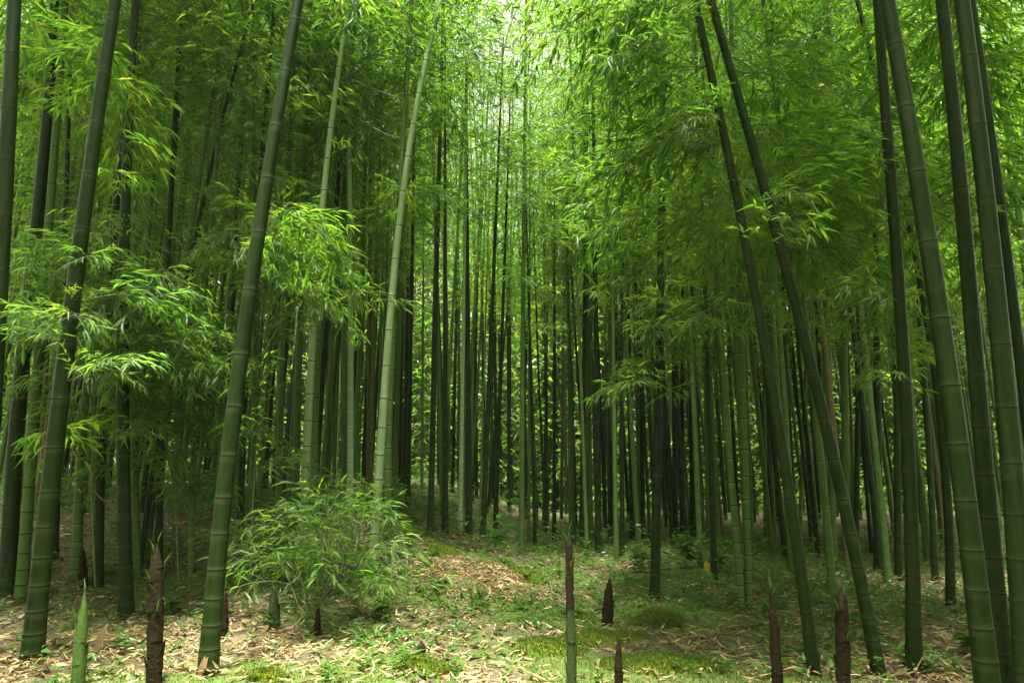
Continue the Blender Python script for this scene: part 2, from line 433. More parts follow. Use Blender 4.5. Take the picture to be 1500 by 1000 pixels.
BAM = {}
EDGE = ('A', 'B', 'C', 'D', 'E', 'DD', 'EE', 'FF', 'GG', 'HH')
def bamboo(key, pts, w, tone, label, Y=None, H=13.5, crown=4.6, group=None, rings=False, cat='bamboo', base=True, crown_on=True, lean=0.0):
    pts = sorted(pts, key=lambda q: -q[1])                    # bottom first
    if Y is None:
        b = hit(*pts[0]); Y = b[1]
    P = [at(px, py, Y) for px, py in pts]
    zs = np.array([p[2] for p in P]); xs = np.array([p[0] for p in P])
    deg = 1 if len(pts) < 3 else (2 if len(pts) < 6 else 3)
    pf = np.poly1d(np.polyfit(zs, xs, deg)); dpf = pf.deriv()
    zt, zb = zs.max(), zs.min()
    def axf(z):
        if z > zt: x = pf(zt) + (z-zt)*float(np.clip(dpf(zt), -.3, .3))
        elif z < zb: x = pf(zb) + (z-zb)*float(np.clip(dpf(zb), -.3, .3))
        else: x = pf(z)
        return (float(x), Y + lean*(z-zb))
    z0 = zb
    for _ in range(6): x0, y0 = axf(z0); z0 = ground(x0, y0)
    x0, y0 = axf(z0)
    r0 = w/2/1000*axd((x0, y0, z0))*.95
    o = empty('bamboo', (x0, y0, z0), label, cat, group)
    loc = lambda z: tuple(np.array(axf(z)) - (x0, y0))
    sides = 18 if w > 14 else 12
    zend = z0 + H*.8
    scale = min(1.0, (r0*2/.12)**.45)
    V, F, T, nodes, rad = culm_mesh(axf, z0, zend, r0, H, sides, scale, None)
    V = np.array(V) - (x0, y0, z0)
    link('culm', mesh('culm', V, F, [CULM[tone]], None, {'rnd': T}), o)
    if rings:
        for zn in nodes:
            c = axf(zn); dz = math.hypot(zn-CAMZ, c[1]); pr = np.array((c[0], c[1], zn))
            py = 500 - 1000*(-pr[1]*ST + (pr[2]-CAMZ)*CT)/axd(pr)
            if -25 < py < 1010:
                ro = link('node_ring', RINGM, o, (c[0]-x0, c[1]-y0, zn-z0)); r = rad(zn)
                tl = (np.array(axf(zn+.1))-np.array(axf(zn-.1)))/.2
                ro.rotation_euler = (-math.atan(tl[1]), math.atan(tl[0]), random.random())
                ro.scale = (r, r, .8+r*6)
    if crown_on:
        zc = z0 + crown
        c = axf(zc); tl = (np.array(axf(zc+1))-np.array(axf(zc)))
        co = link('crown', (CROWNS_D[random.randrange(3)] if key in EDGE else CROWNS[random.randrange(6)]), o, (c[0]-x0, c[1]-y0, crown))
        s = (H-crown)/8.0
        q = Vector((tl[0], tl[1], 1)).to_track_quat('Z', 'X') @ Matrix.Rotation(random.random()*6.28, 3, 'Z').to_quaternion()
        co.rotation_mode = 'QUATERNION'; co.rotation_quaternion = q; co.scale = (max(.7, s),)*2 + (s,)
    BAM[key] = dict(o=o, ax=axf, base=np.array((x0, y0, z0)), Y=Y, rad=rad)
    return o

def leafy_branch(key, px, py, dY=0.0, start_up=None, k=None):
    """a side branch of that bamboo whose leafy end reaches the place seen at px, py"""
    b = BAM[key]; E = at(px, py, b['Y']+dY)
    hd = math.hypot(E[0]-b['ax'](E[2])[0], E[1]-b['ax'](E[2])[1])
    zs = max(b['base'][2]+.3, E[2] + (start_up if start_up is not None else random.uniform(-.15, .35)*hd))
    c = b['ax'](zs); S = np.array((c[0], c[1], zs))
    d = E-S; L = np.linalg.norm(d)
    if L < .25: d = np.array((random.uniform(-1, 1), random.uniform(-1, .3), .1)); L = .5; d = d/np.linalg.norm(d)*L
    Lp = min(LENS, key=lambda q: abs(q-L)); k = random.randrange(4) if k is None else k
    tip = PROTO[Lp, k][2][0][0][-1]; el = math.atan2(tip[2], tip[0])
    hv = math.hypot(d[0], d[1]); ang = math.atan2(d[2], hv) - el; ang = max(-1.2, min(1.2, ang))
    dn = np.array((d[0]/max(hv, 1e-6)*math.cos(ang), d[1]/max(hv, 1e-6)*math.cos(ang), math.sin(ang)))
    M = branch_matrix(S-b['base'], dn, random.gauss(0, .25), L/np.linalg.norm(tip))
    t = link('leafy_branch', PROTO[Lp, k][0], b['o']); t.matrix_local = Matrix(M.tolist())
    l = link('leaves', PROTO[Lp, k][1], t, kind='stuff')

FG, MG = 'tall bamboos close to the camera', 'tall bamboos round the clearing'
Bm = bamboo
# left foreground
Bm('A', [(21, 0), (9, 250), (0, 390), (-40, 980)], 32, 'dark', 'thick bamboo cut off by the left edge of the picture, leftmost of all', None, rings=True, group=FG, crown=5.5)
Bm('B', [(80, 0), (62, 250), (52, 375), (31, 500), (23, 700), (10, 875)], 25, 'dark', 'dark green bamboo just left of and overlapping a paler thinner one, near the left edge', None, rings=True, group=FG, crown=5.2)
Bm('C', [(96, 0), (78, 250), (66, 390), (54, 575), (39, 750), (31, 880)], 18, 'mid', 'lighter slim bamboo tucked against the right side of a darker one near the left edge', None, rings=True, group=FG, crown=5.5)
Bm('D', [(169, 0), (130, 250), (121, 345), (98, 500), (86, 625), (61, 800), (48, 965)], 30, 'dark', 'thick bamboo leaning right, crossed by leafy sprays, with torn sheath at its foot', None, rings=True, group=FG, crown=5.4)
Bm('E', [(199, 0), (185, 250), (183, 350), (180, 650), (184, 850), (185, 905)], 22, 'dark', 'upright bamboo standing between the brown shoot and the green pointed shoot', None, rings=True, group=FG, crown=5.2)
Bm('K', [(437, 0), (393, 250), (370, 400), (357, 500), (334, 675), (317, 825), (305, 985)], 29, 'dark', 'lone thick bamboo leaning right in front of the shrub, its foot at the bottom edge', None, rings=True, group=FG, crown=8.6)
# right foreground
Bm('Z', [(1017, 0), (1035, 75), (1060, 190), (1080, 300), (1100, 390), (1117, 500), (1145, 650), (1162, 760), (1180, 875), (1192, 990)], 19, 'dark', 'dark bamboo leaning left, the left one of the slanting pair beside the tall brown shoot', None, rings=True, group=FG, crown=5.0)
Bm('AA', [(1040, 0), (1060, 65), (1080, 135), (1100, 200), (1125, 300), (1140, 350), (1155, 410), (1177, 500), (1207, 615), (1232, 715), (1257, 825), (1275, 915), (1287, 995)], 21, 'dark', 'dark curving bamboo, the right one of the slanting pair that meets at the top', None, rings=True, group=FG, crown=5.0)
Bm('DD', [(1284, 0), (1295, 100), (1302, 225), (1310, 350), (1320, 500), (1330, 600), (1335, 750), (1337, 900), (1339, 985)], 23, 'dark', 'nearly upright bamboo with leafy ferns round its foot, right of the slanting pair', None, rings=True, group=FG, crown=5.0)
Bm('EE', [(1299, 0), (1325, 140), (1344, 255), (1360, 365), (1381, 500), (1408, 675), (1425, 825), (1445, 990)], 36, 'dark', 'thickest bamboo at the right, leaning left with widely spaced dark rings', 3.75, rings=True, group=FG, crown=5.2)
Bm('FF', [(1380, 0), (1394, 150), (1406, 260), (1416, 370), (1428, 500), (1441, 685), (1459, 875), (1472, 995)], 29, 'dark', 'dark bamboo between the two thickest ones at the right', 3.95, rings=True, group=FG, crown=5.2)
Bm('GG', [(1409, 0), (1425, 118), (1437, 235), (1450, 350), (1465, 480), (1482, 690), (1490, 795), (1500, 930)], 35, 'dark', 'thick leaning bamboo nearest the right edge that leaves the picture above the ground', 3.6, rings=True, group=FG, crown=5.4)
Bm('HH', [(1438, 100), (1470, 350), (1493, 500), (1530, 850)], 19, 'dark', 'thinner dark bamboo half hidden along the right side of a thick one at the edge', 4.6, rings=True, group=FG, crown=5.0)
Bm('CC', [(1257, 0), (1285, 140), (1317, 230), (1332, 325), (1350, 425), (1362, 500), (1382, 650), (1390, 800), (1393, 890)], 14, 'dark', 'slim dark bamboo passing behind the thickest right one, from upper left to lower right', None, rings=True, group=FG, crown=4.6)
# round the clearing
Bm('L', [(507, 30), (492, 140), (477, 250), (467, 350), (459, 500), (451, 625), (446, 745)], 14, 'pale', 'pale slim bamboo rising out of the shrub, left of the palest one', 7.4, rings=True, group=MG, crown=5.2)
Bm('M', [(640, 25), (622, 100), (595, 250), (582, 350), (569, 500), (560, 625), (550, 770)], 15, 'pale', 'palest grey green bamboo leaning right, lit against the dark stand at the middle left', 7.2, rings=True, group=MG, crown=5.6)
Bm('O', [(474, 350), (465, 500), (462, 620), (460, 750)], 13, 'mid', 'green bamboo directly right of the pale slim one in the shrub', 8.2, rings=True, group=MG)
Bm('N', [(512, 280), (514, 500), (513, 650), (513, 760)], 11, 'pale', 'upright light green bamboo halfway between two pale leaning ones', 8.4, group=MG)
Bm('Q', [(580, 380), (573, 500), (570, 650), (568, 775)], 13, 'mid', 'mid green bamboo hugging the right side of the palest one', 7.7, rings=True, group=MG)
Bm('P', [(506, 300), (505, 500), (503, 750)], 9, 'mid', 'narrow green bamboo just left of the upright light green one', 9.0, group=MG)
Bm('R', [(425, 200), (415, 450), (411, 600), (408, 750)], 11, 'mid', 'greyish bamboo behind the shrub, first one to the right of the lone thick leaning bamboo', 8.2, group=MG)
Bm('T', [(770, 70), (768, 250), (766, 450), (765, 650), (764, 812)], 9, 'mid', 'straight pale green bamboo alone at the middle, right of the leaf mound', None, group=MG, crown=6.6)
Bm('Wc', [(971, 80), (970, 250), (967, 420), (965, 560), (962, 740), (959, 878)], 16, 'dark', 'straight dark bamboo at the edge of the clearing, above the mossy stone', None, rings=True, group=MG, crown=4.2)
Bm('X', [(1052, 430), (1060, 575), (1070, 675), (1081, 800), (1086, 895)], 11, 'mid', 'slightly bent bamboo whose foot touches its upright neighbour right of the broad leaved plant', None, rings=True, group=MG, crown=4.0)
Bm('Y', [(1082, 380), (1087, 550), (1092, 700), (1097, 892)], 12, 'mid', 'upright green bamboo sharing its foot with a bent one, left of the slanting pair', None, rings=True, group=MG, crown=4.0)
Bm('BB', [(1168, 380), (1192, 575), (1207, 725), (1221, 880)], 13, 'mid', 'leaning bamboo seen between the two slanting dark ones', None, group=MG, crown=4.0)
Bm('I', [(325, 60), (302, 200), (270, 400), (240, 600), (212, 830)], 12, 'mid', 'slim grey bamboo leaning right between the upright left bamboo and the lone thick one', None, group=MG)
Bm('J', [(357, 50), (320, 210), (288, 345), (240, 560), (205, 840)], 9, 'dark', 'thin dark bamboo with the strongest lean to the right, upper left', None, group=MG)
Bm('Hh', [(262, 80), (252, 250), (245, 400), (238, 600), (232, 835)], 12, 'dark', 'dark upright bamboo behind the brown shoot at the left', None, group=MG)
Bm('F', [(207, 0), (198, 250), (195, 400), (200, 720), (201, 845)], 11, 'mid', 'thin bamboo just behind the right side of the upright one at the left', None, group=MG)
Bm('F2', [(181, 200), (166, 340), (152, 600), (145, 760)], 15, 'dark', 'shaded bamboo behind, between the sheath footed bamboo and the upright one', 6.8, group=MG)
Bm('G', [(102, 100), (96, 330), (86, 600), (80, 825)], 11, 'dark', 'thin dark bamboo in the gap right of the lighter slim one near the left edge', None, group=MG)
Bm('yl', [(148, 380), (135, 500), (125, 575), (117, 700), (112, 855)], 16, 'mid', 'bright green young bamboo behind the pointed green shoot', None, rings=True, group=MG, H=6, crown=2.6, crown_on=False)
Bm('b280', [(296, 480), (285, 650), (280, 842)], 10, 'mid', 'pale thin bamboo left of the lone thick leaning one, behind low leaves', None, group=MG)
Bm('b355', [(368, 440), (358, 600), (352, 785)], 11, 'dark', 'dark bamboo half hidden behind the lone thick leaning one', 7.6, group=MG)
MIDS = [  # the countable stand behind the clearing: pixel course, width, tone, label
 ([(604, 350), (597, 770)], 8, 'dark', 'thin dark bamboo first to the right of the palest one, behind', 10.5),
 ([(640, 380), (630, 782)], 10, 'dark', 'dark bamboo behind the left end of the leaf mound', None),
 ([(652, 330), (652, 780)], 10, 'dark', 'straight dark bamboo rising behind the left half of the leaf mound', None),
 ([(682, 280), (674, 782)], 8, 'pale', 'greyish pale bamboo behind the top of the leaf mound', None),
 ([(684, 300), (687, 784)], 11, 'dark', 'stout dark bamboo behind the top of the leaf mound, next to a pale one', None),
 ([(726, 330), (707, 790)], 9, 'dark', 'dark bamboo leaning right behind the right half of the leaf mound', None),
 ([(742, 300), (725, 790)], 8, 'dark', 'dark bamboo leaning right, next before the lone straight one at the middle', None),
 ([(774, 420), (784, 804)], 6, 'dark', 'very thin bamboo just right of the lone straight one at the middle', None),
 ([(812, 340), (812, 795)], 7, 'dark', 'thin straight dark bamboo left of the tall green shoot', None),
 ([(832, 400), (837, 795)], 8, 'mid', 'green bamboo standing right behind the tip of the tall green shoot', None),
 ([(858, 330), (852, 800)], 9, 'dark', 'dark bamboo just right of the tall green shoot', None),
 ([(872, 400), (877, 808)], 11, 'dark', 'stout dark bamboo behind the brown cone shaped shoot, on its left', None),
 ([(896, 400), (894, 790)], 8, 'dark', 'dark bamboo straight behind the brown cone shaped shoot', None),
 ([(898, 480), (903, 825)], 8, 'mid', 'thin greenish bamboo right behind the brown cone shaped shoot', None),
 ([(918, 380), (927, 788)], 9, 'dark', 'dark bamboo second to the left of the straight one above the mossy stone', None),
 ([(938, 420), (942, 790)], 8, 'dark', 'dark bamboo first to the left of the straight one above the mossy stone', None),
 ([(985, 380), (990, 792)], 9, 'dark', 'dark bamboo first to the right of the straight one above the mossy stone', None),
 ([(1012, 420), (1017, 790)], 14, 'dark', 'stout dark bamboo behind the broad leaved plant', None),
 ([(1032, 400), (1038, 800)], 9, 'mid', 'green bamboo behind the yellow leaf', None),
 ([(1148, 440), (1157, 830)], 9, 'dark', 'dark bamboo close left of the leaning one inside the slanting pair', None),
 ([(1212, 460), (1222, 835)], 11, 'mid', 'greenish bamboo behind the lower part of the curving dark one', None),
 ([(1236, 430), (1240, 830)], 13, 'mid', 'stout green bamboo behind, right of the curving dark one', None),
 ([(1258, 430), (1254, 820)], 9, 'dark', 'dark upright bamboo next to a stout green one, right of the curving one', None),
 ([(1255, 400), (1267, 525), (1285, 675), (1302, 855)], 11, 'mid', 'leaning green bamboo left of the fern footed one', None),
 ([(1284, 440), (1287, 835)], 14, 'dark', 'stout dark bamboo a little left of the fern footed one', None),
 ([(1312, 430), (1316, 848)], 11, 'dark', 'dark bamboo hiding behind the left side of the fern footed one', None),
 ([(1342, 400), (1352, 525), (1370, 852)], 10, 'dark', 'thin dark bamboo between the fern footed one and the thickest one', None),
]
for i, (p, w, tone, lab, Y) in enumerate(MIDS):
    low = 650 < p[0][0] < 850                      # the younger, lower ones under the gap in the canopy
    Bm('m%d' % i, p, w, tone, lab, Y, group='bamboos of the stand behind the clearing', H=random.uniform(8.4, 9.6) if low else random.uniform(12, 14), crown=random.uniform(3.9, 4.6) if low else random.uniform(4.2, 5.4))

# ------------------------------------------------------------------ the back stand: culms nothing tells apart
BACKP = []
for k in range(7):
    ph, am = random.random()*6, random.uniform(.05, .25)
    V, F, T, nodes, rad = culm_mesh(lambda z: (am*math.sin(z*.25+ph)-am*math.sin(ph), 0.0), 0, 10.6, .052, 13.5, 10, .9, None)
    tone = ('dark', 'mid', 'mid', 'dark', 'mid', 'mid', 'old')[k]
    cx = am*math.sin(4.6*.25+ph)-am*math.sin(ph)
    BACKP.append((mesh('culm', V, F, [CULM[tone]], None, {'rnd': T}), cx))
placed = [(b['base'][0], b['base'][1]) for b in BAM.values()]
ZONES = [(60, 'slender far bamboo seen left of the thick right leaning one at the left edge'),
 (200, 'slender far bamboo in the shade behind the sheath footed and the upright bamboo, left'),
 (330, 'slender far bamboo showing between the upright left bamboo and the lone thick one'),
 (450, 'slender far bamboo of the dark stand behind the shrub, left of the pale slim one'),
 (560, 'slender far bamboo of the dark stand showing between the two pale leaning ones'),
 (690, 'slender far bamboo behind the left half of the leaf mound'),
 (765, 'slender far bamboo behind the right half of the leaf mound'),
 (850, 'slender far bamboo between the lone straight middle one and the tall slim shoot'),
 (960, 'slender far bamboo of the dense stand behind the brown cone shaped shoot'),
 (1090, 'slender far bamboo of the dense stand behind the broad leaved plant'),
 (1220, 'slender far bamboo against bright leaves behind the slanting pair'),
 (1330, 'slender far bamboo against bright leaves between slanting pair and fern footed bamboo'),
 (1400, 'slender far bamboo in the bright gap between the fern footed and the thickest bamboo'),
 (9999, 'slender far bamboo behind the thick leaning bamboos at the right edge')]
def zone(px):
    return next(i for i, z in enumerate(ZONES) if px < z[0])
cnt = 0; tries = 0
while cnt < 210 and tries < 20000:
    tries += 1
    px = random.uniform(-60, 1560); y = 7.6 + 8.6*random.random()**1.05
    if 560 < px < 1010 and y < 10.8: continue
    if px < 560 and y < 8.6: continue
    if px >= 1010 and y < 8.2: continue
    if 715 < px < 765 and y < 16: continue
    if 600 < px < 880 and random.random() < .2: continue
    x = (px-750)/1000*y*CT
    if any((x-a)**2+(y-b)**2 < .42**2 for a, b in placed): continue
    placed.append((x, y)); k = random.randrange(7) if random.random() < .8 else 2
    zn = zone(px)
    o = empty('bamboo', (x, y, ground(x, y)), ZONES[zn][1], 'bamboo', 'far bamboos ' + ZONES[zn][1].split('bamboo ', 1)[1], (random.gauss(0, .03), random.gauss(0, .035), random.random()*6.28), random.uniform(.72, .84) if 680 < px < 840 else random.uniform(.85, 1.08))
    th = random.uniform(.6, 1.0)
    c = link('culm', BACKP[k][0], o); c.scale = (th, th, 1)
    cs = random.uniform(4.6, 5.8) if 600 < px < 880 else random.uniform(3.2, 5.2) if px < 1000 else random.uniform(2.6, 4.6)
    cr = link('crown', CROWNS[random.randrange(6)], o, (BACKP[k][1]*th, 0, cs)); cr.rotation_euler.z = random.random()*6.28
    s = random.uniform(.85, 1.1); cr.scale = (s, s, ((11.6 if 680 < px < 840 else 13.3)-cs)/8)
    cnt += 1

# ------------------------------------------------------------------ bright thicket at the far side of the stand (one mass)
QV = np.array([(0, 0, 0), (.38, .5, .03), (1, 0, -.14), (.38, -.5, .03)], float); QF = np.array([(0, 2, 1), (0, 3, 2)])
def mass(name, spots, zlo, per, n_, lo, hi, spread, mat, bias=1.0):
    geo = Geo(); lv = []
    for x, y, h in spots:
        z = ground(x, y)
        v, f = tube([(x, y, z-.1), (x+random.gauss(0, .2), y, z+h*.5), (x+random.gauss(0, .6), y, z+h)], [.05, .04, .01], 5); geo.add(v, f, 1, random.random())
        for c in range(per):
            cz = z + h*(zlo+(1-zlo)*random.random()**bias); q = np.array((x+random.gauss(0, spread), y+random.gauss(0, spread), cz))
            D = rng.normal(0, 1, (n_, 3)); D[:, 2] = -abs(D[:, 2])*.5; Pp = q+rng.normal(0, .32, (n_, 3)); U = UP+rng.normal(0, .5, (n_, 3))
            for l in range(n_):
                ln = random.uniform(lo, hi); lv.append((Pp[l], D[l], U[l], ln, ln*.24, random.random()))
    leaves_geo(geo, lv, 0, QV, QF)
    link(name, geo.build(name, [mat, TWIG]), kind='stuff')
S_ = []
for y in [random.uniform(20.5, 30) for _ in range(600)]:
    x = random.uniform(-1, 1)*y; S_.append((x, y, random.uniform(11, 18.5) if abs(x) > .08*y else random.uniform(8, 11.5)))
mass('bamboo_thicket', S_, 0, 42, 18, .20, .36, .85, LEAF_FAR, 1.7)
S_ = [(random.uniform(-1.1, 1.1)*y, y, random.uniform(12, 19)) for y in [random.uniform(31, 38) for _ in range(260)]]
mass('bamboo_thicket', S_, 0, 40, 12, .4, .7, 1.1, LEAF_FAR, 1.5)
geo = Geo()
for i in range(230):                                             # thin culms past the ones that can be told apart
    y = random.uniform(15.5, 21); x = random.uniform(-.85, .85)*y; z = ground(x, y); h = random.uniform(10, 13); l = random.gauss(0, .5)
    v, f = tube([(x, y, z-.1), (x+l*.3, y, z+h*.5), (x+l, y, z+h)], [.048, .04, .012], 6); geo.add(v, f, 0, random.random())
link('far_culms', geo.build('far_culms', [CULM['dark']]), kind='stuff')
# the grove goes on beside and behind the camera
S_ = []
while len(S_) < 130:
    x, y = random.uniform(-16, 16), random.uniform(-12, 5)
    if (y > .4 and abs(x) < 2.2+.98*max(y, 0)) or math.hypot(x, y) < 1.8: continue
    S_.append((x, y, random.uniform(11, 14)))
mass('bamboo_grove', S_, .28, 60, 14, .17, .28, .9, LEAF)

# thin damp air
hz = bpy.data.materials.new('haze_air'); hz.use_nodes = True; t = hz.node_tree; t.nodes.clear()
pv = t.nodes.new('ShaderNodeVolumePrincipled'); pv.inputs['Density'].default_value = .0005; pv.inputs['Color'].default_value = (.85, .95, .95, 1); pv.inputs['Anisotropy'].default_value = .3
oo = t.nodes.new('ShaderNodeOutputMaterial'); t.links.new(pv.outputs[0], oo.inputs['Volume'])
v = [(x, y, z) for x in (-420, 420) for y in (-420, 420) for z in (-3, 24)]
link('haze', mesh('haze', v, [(0, 1, 3, 2), (4, 6, 7, 5), (0, 4, 5, 1), (2, 3, 7, 6), (0, 2, 6, 4), (1, 5, 7, 3)], [hz], smooth=False), kind='stuff')

# ------------------------------------------------------------------ leafy side branches seen hanging into the picture
def fill(keys, cx, cyy, rx, ry, n, dy=(-.6, .5), up=None):
    for _ in range(n):
        a, r = random.random()*6.28, math.sqrt(random.random())
        px, py = cx+rx*r*math.cos(a), cyy+ry*r*math.sin(a)
        def dist(k):
            E = at(px, py, BAM[k]['Y']); return abs(E[0]-BAM[k]['ax'](E[2])[0]) + random.random()*.5
        leafy_branch(min(keys, key=dist), px, py, random.uniform(*dy), up)
fill(['D'], 150, 500, 150, 150, 5, (-.5, .5), -.1)
fill(['D', 'E', 'B', 'C'], 150, 520, 170, 150, 12, (-.5, .7), .05)
fill(['BB', 'Y', 'X'], 1130, 330, 110, 150, 14, (-1.2, -.2))
fill(['K'], 455, 400, 55, 50, 4, (.3, 1.3), .2)
fill(['Hh', 'F', 'I'], 250, 560, 100, 110, 10, (-.8, .1), .2)
fill(['Wc', 'T'], 880, 270, 60, 70, 6, (-.9, .3))
fill(['B', 'C'], 40, 470, 90, 90, 5, (-.8, -.1), .2)
fill(['D', 'E'], 200, 540, 120, 70, 6, (-.8, .2), .2)
fill(['Z', 'AA'], 830, 70, 110, 90, 9, (-.7, .6), .2)
fill(['Z', 'AA'], 960, 110, 110, 120, 18, (-.6, 1.0))
fill(['Z', 'AA', 'Wc'], 960, 310, 130, 90, 18, (-.3, 1.2))
fill(['Wc', 'Y', 'X'], 990, 440, 120, 100, 20, (-.8, .8))
fill(['Wc', 'Y'], 930, 540, 110, 60, 11, (-1.0, .2))
fill(['Z', 'AA'], 980, 330, 130, 120, 11, (-.1, 1.1))
fill(['AA'], 1230, 260, 80, 190, 10, (.1, 1.4))
fill(['A', 'B', 'C', 'D'], 110, 160, 130, 160, 9, (.3, 1.6))
fill(['BB', 'Y', 'X', 'CC'], 1180, 250, 140, 240, 46, (-.8, .8))
fill(['CC', 'BB', 'DD'], 1280, 380, 90, 200, 22, (-.3, 1.5))
fill(['CC', 'HH'], 1440, 250, 90, 280, 20, (.2, 2.0))
fill(['J', 'I'], 440, 390, 80, 60, 5, (-1.4, -.2), .3)
fill(['L', 'M'], 470, 150, 70, 150, 10, (.2, 1.4))
fill(['L', 'M', 'Q', 'N'], 560, 260, 140, 160, 30, (.15, 1.3))
fill(['K'], 520, 20, 40, 40, 3, (-.4, .8), .3)
fill(['Hh', 'F', 'I', 'J'], 290, 170, 150, 190, 34, (-.6, .8))
fill(['G', 'F2', 'F'], 70, 220, 110, 230, 26, (-.4, 1.2))
fill(['T'], 800, 330, 70, 170, 10, (-.8, .8))

# ------------------------------------------------------------------ young leafy bamboos: single leaves as parts
LEAFM = []
for k in range(5):
    bend = (.10, .18, .26, .06, .34)[k]
    v = []; ss = (0, .1, .28, .52, .78, 1); hw = (.04, .3, .5, .46, .24, 0)
    for s, h in zip(ss, hw):
        z = -bend*s*s
        v += [(s, h, z+.05*h), (s, 0, z-.03*(1-s)), (s, -h, z+.05*h)]
    f = []
    for i in range(5):
        a = i*3
        f += [(a, a+3, a+1), (a+1, a+3, a+4), (a+1, a+4, a+2), (a+2, a+4, a+5)]
    LEAFM.append(mesh('leaf', v, np.array(f), [LEAF], None, {'rnd': np.full(len(v), .1+.18*k)}))
def leafy_plant(name, base, stems, label, cat, group=None, nleaf=260, leaf=.14, stem_r=.006, dens=1.0, thin=.3):
    """stems: list of lists of world points; the leaves that show largest are parts, the rest one part"""
    o = empty(name, tuple(base), label, cat, group); al = []
    for S in stems:
        S = np.array(S, float); n = len(S)
        tt = np.linspace(0, 1, 14); q = np.stack([np.interp(tt, np.linspace(0, 1, n), S[:, c]) for c in range(3)], 1)
        for _ in range(2): q[1:-1] = (q[:-2]+q[1:-1]*2+q[2:])/4
        v, f = tube(q-base, np.linspace(stem_r, .0015, 14), 6)
        gs = Geo(); gs.add(v, f, 0, random.random())
        length = np.linalg.norm(np.diff(q, axis=0), axis=1).sum()
        for i in range(int(9*length*dens)+2):
            t = random.uniform(.3, 1.0); p = np.array([np.interp(t, tt, q[:, c]) for c in range(3)])
            j = min(12, int(t*13)); ax = q[j+1]-q[j]; ax /= np.linalg.norm(ax)
            a = random.random()*6.28; d = np.array((math.cos(a), math.sin(a), random.uniform(-.2, .5))) + ax*.7
            L = LENS[0] if random.random() < .75 else LENS[1]; k = random.randrange(4); s = random.uniform(.4, .8)
            M = branch_matrix(p-base, d, random.gauss(0, .3), s)
            for (P, r) in PROTO[L, k][2]:
                v, f = tube(xf(M, P), r*.8, 3); gs.add(v, f, 0, .4)
            for l in PROTO[L, k][3]:
                if random.random() < thin:
                    ln = leaf*random.uniform(.6, 1.25)
                    al.append((xf(M, l[0]), M[:3, :3] @ l[1], M[:3, :3] @ l[2], ln, ln*random.uniform(.12, .17), random.random()))
        link('stem', gs.build('stem', [TWIG]), o)
    def shows(l):
        w = l[0]+base; return -l[3]*l[4]/axd(w)**2*(1 if abs(w[0]) < .76*axd(w) else .01)
    al.sort(key=shows)
    for l in al[:nleaf]:
        lo = link('leaf', LEAFM[random.randrange(5)], o); B = basis(l[1], l[2])
        M = np.eye(4); M[:3, 0] = B[0]*l[3]; M[:3, 1] = B[1]*l[4]; M[:3, 2] = B[2]*l[3]; M[:3, 3] = l[0]
        lo.matrix_local = Matrix(M.tolist())
    if len(al) > nleaf:
        gr = Geo(); leaves_geo(gr, al[nleaf:]); link('leaves', gr.build('leaves', [LEAF]), o, kind='stuff')
    return o
def stem_to(b, px, py, Y, arch=.25, mid=None):
    E = at(px, py, Y); m = b*.45+E*.55; m[2] = max(b[2], E[2])*.75 + arch
    m2 = b*.75+E*.25; m2[2] = b[2]*.45+max(E[2], b[2]+.3)*.55
    return [b+rng.normal(0, .03, 3)*(1, 1, 0), m2, m, E]
# the arching shrub in the clearing
b = hit(455, 905)
leafy_plant('bamboo_shrub', b, [stem_to(b, px, py, b[1]+dy) for px, py, dy in ((600, 812, -.2), (565, 768, .2), (495, 742, .4), (425, 768, .2), (375, 830, -.1), (535, 722, .6), (612, 868, -.3), (505, 822, -.5), (425, 858, -.4), (560, 872, .2), (395, 790, .7), (470, 785, -.3), (340, 800, .9))],
            'arching young bamboo shrub with feathery leaves on the mossy floor left of the mound', 'shrub', None, 290, .12, .005, .72, .19)
# young leafy bamboos at the left, in front of the tall ones
b = hit(140, 872)
leafy_plant('young_bamboo', b, [[b, at(133, 700, b[1]), at(140, 560, b[1]), at(150, 400, b[1])]] + [[at(138, 600-20*i, b[1]), at((138+px)/2, py-45, b[1]+dy/2), at(px, py, b[1]+dy)] for i, (px, py, dy) in enumerate(((20, 410, -1.0), (250, 430, -1.1), (60, 480, -1.2), (240, 520, -.9), (300, 500, -.8), (100, 390, -.9), (180, 380, -1.0), (10, 500, -.8), (160, 480, -1.2), (110, 560, -1.0), (215, 470, -.6), (50, 590, -.5)))],
            'leafy young bamboo spreading drooping sprays across the thick culms at the left', 'bamboo', None, 240, .13, .009, .75, .25)
b = hit(262, 862)
leafy_plant('young_bamboo', b, [[b, at(255, 700, b[1]), at(262, 520, b[1])]] + [[at(258, 760-30*i, b[1]), at((258+px)/2, py-25, b[1]+dy/2), at(px, py, b[1]+dy)] for i, (px, py, dy) in enumerate(((330, 560, -.3), (200, 600, -.4), (320, 640, -.2), (180, 690, -.2), (310, 720, .2), (290, 480, -.4), (230, 540, -.6)))],
            'spindly young bamboo with thin leaf tufts between the brown shoot and the lone thick bamboo', 'bamboo', None, 200, .13, .006, .9)
b = hit(365, 872)
leafy_plant('young_bamboo', b, [[b, at(372, 700, b[1]), at(385, 520, b[1]+.2), at(400, 380, b[1]+.3)]] + [[at(385, 520-25*i, b[1]), at((390+px)/2, py-40, b[1]+dy/2), at(px, py, b[1]+dy)] for i, (px, py, dy) in enumerate(((510, 440, .1), (470, 380, -.2), (440, 350, -.1), (500, 480, -.2), (430, 430, -.4), (410, 340, .2)))],
            'tall young bamboo holding bright yellow green sprays right of the lone thick bamboo', 'bamboo', None, 240, .13, .007, .55, .3)

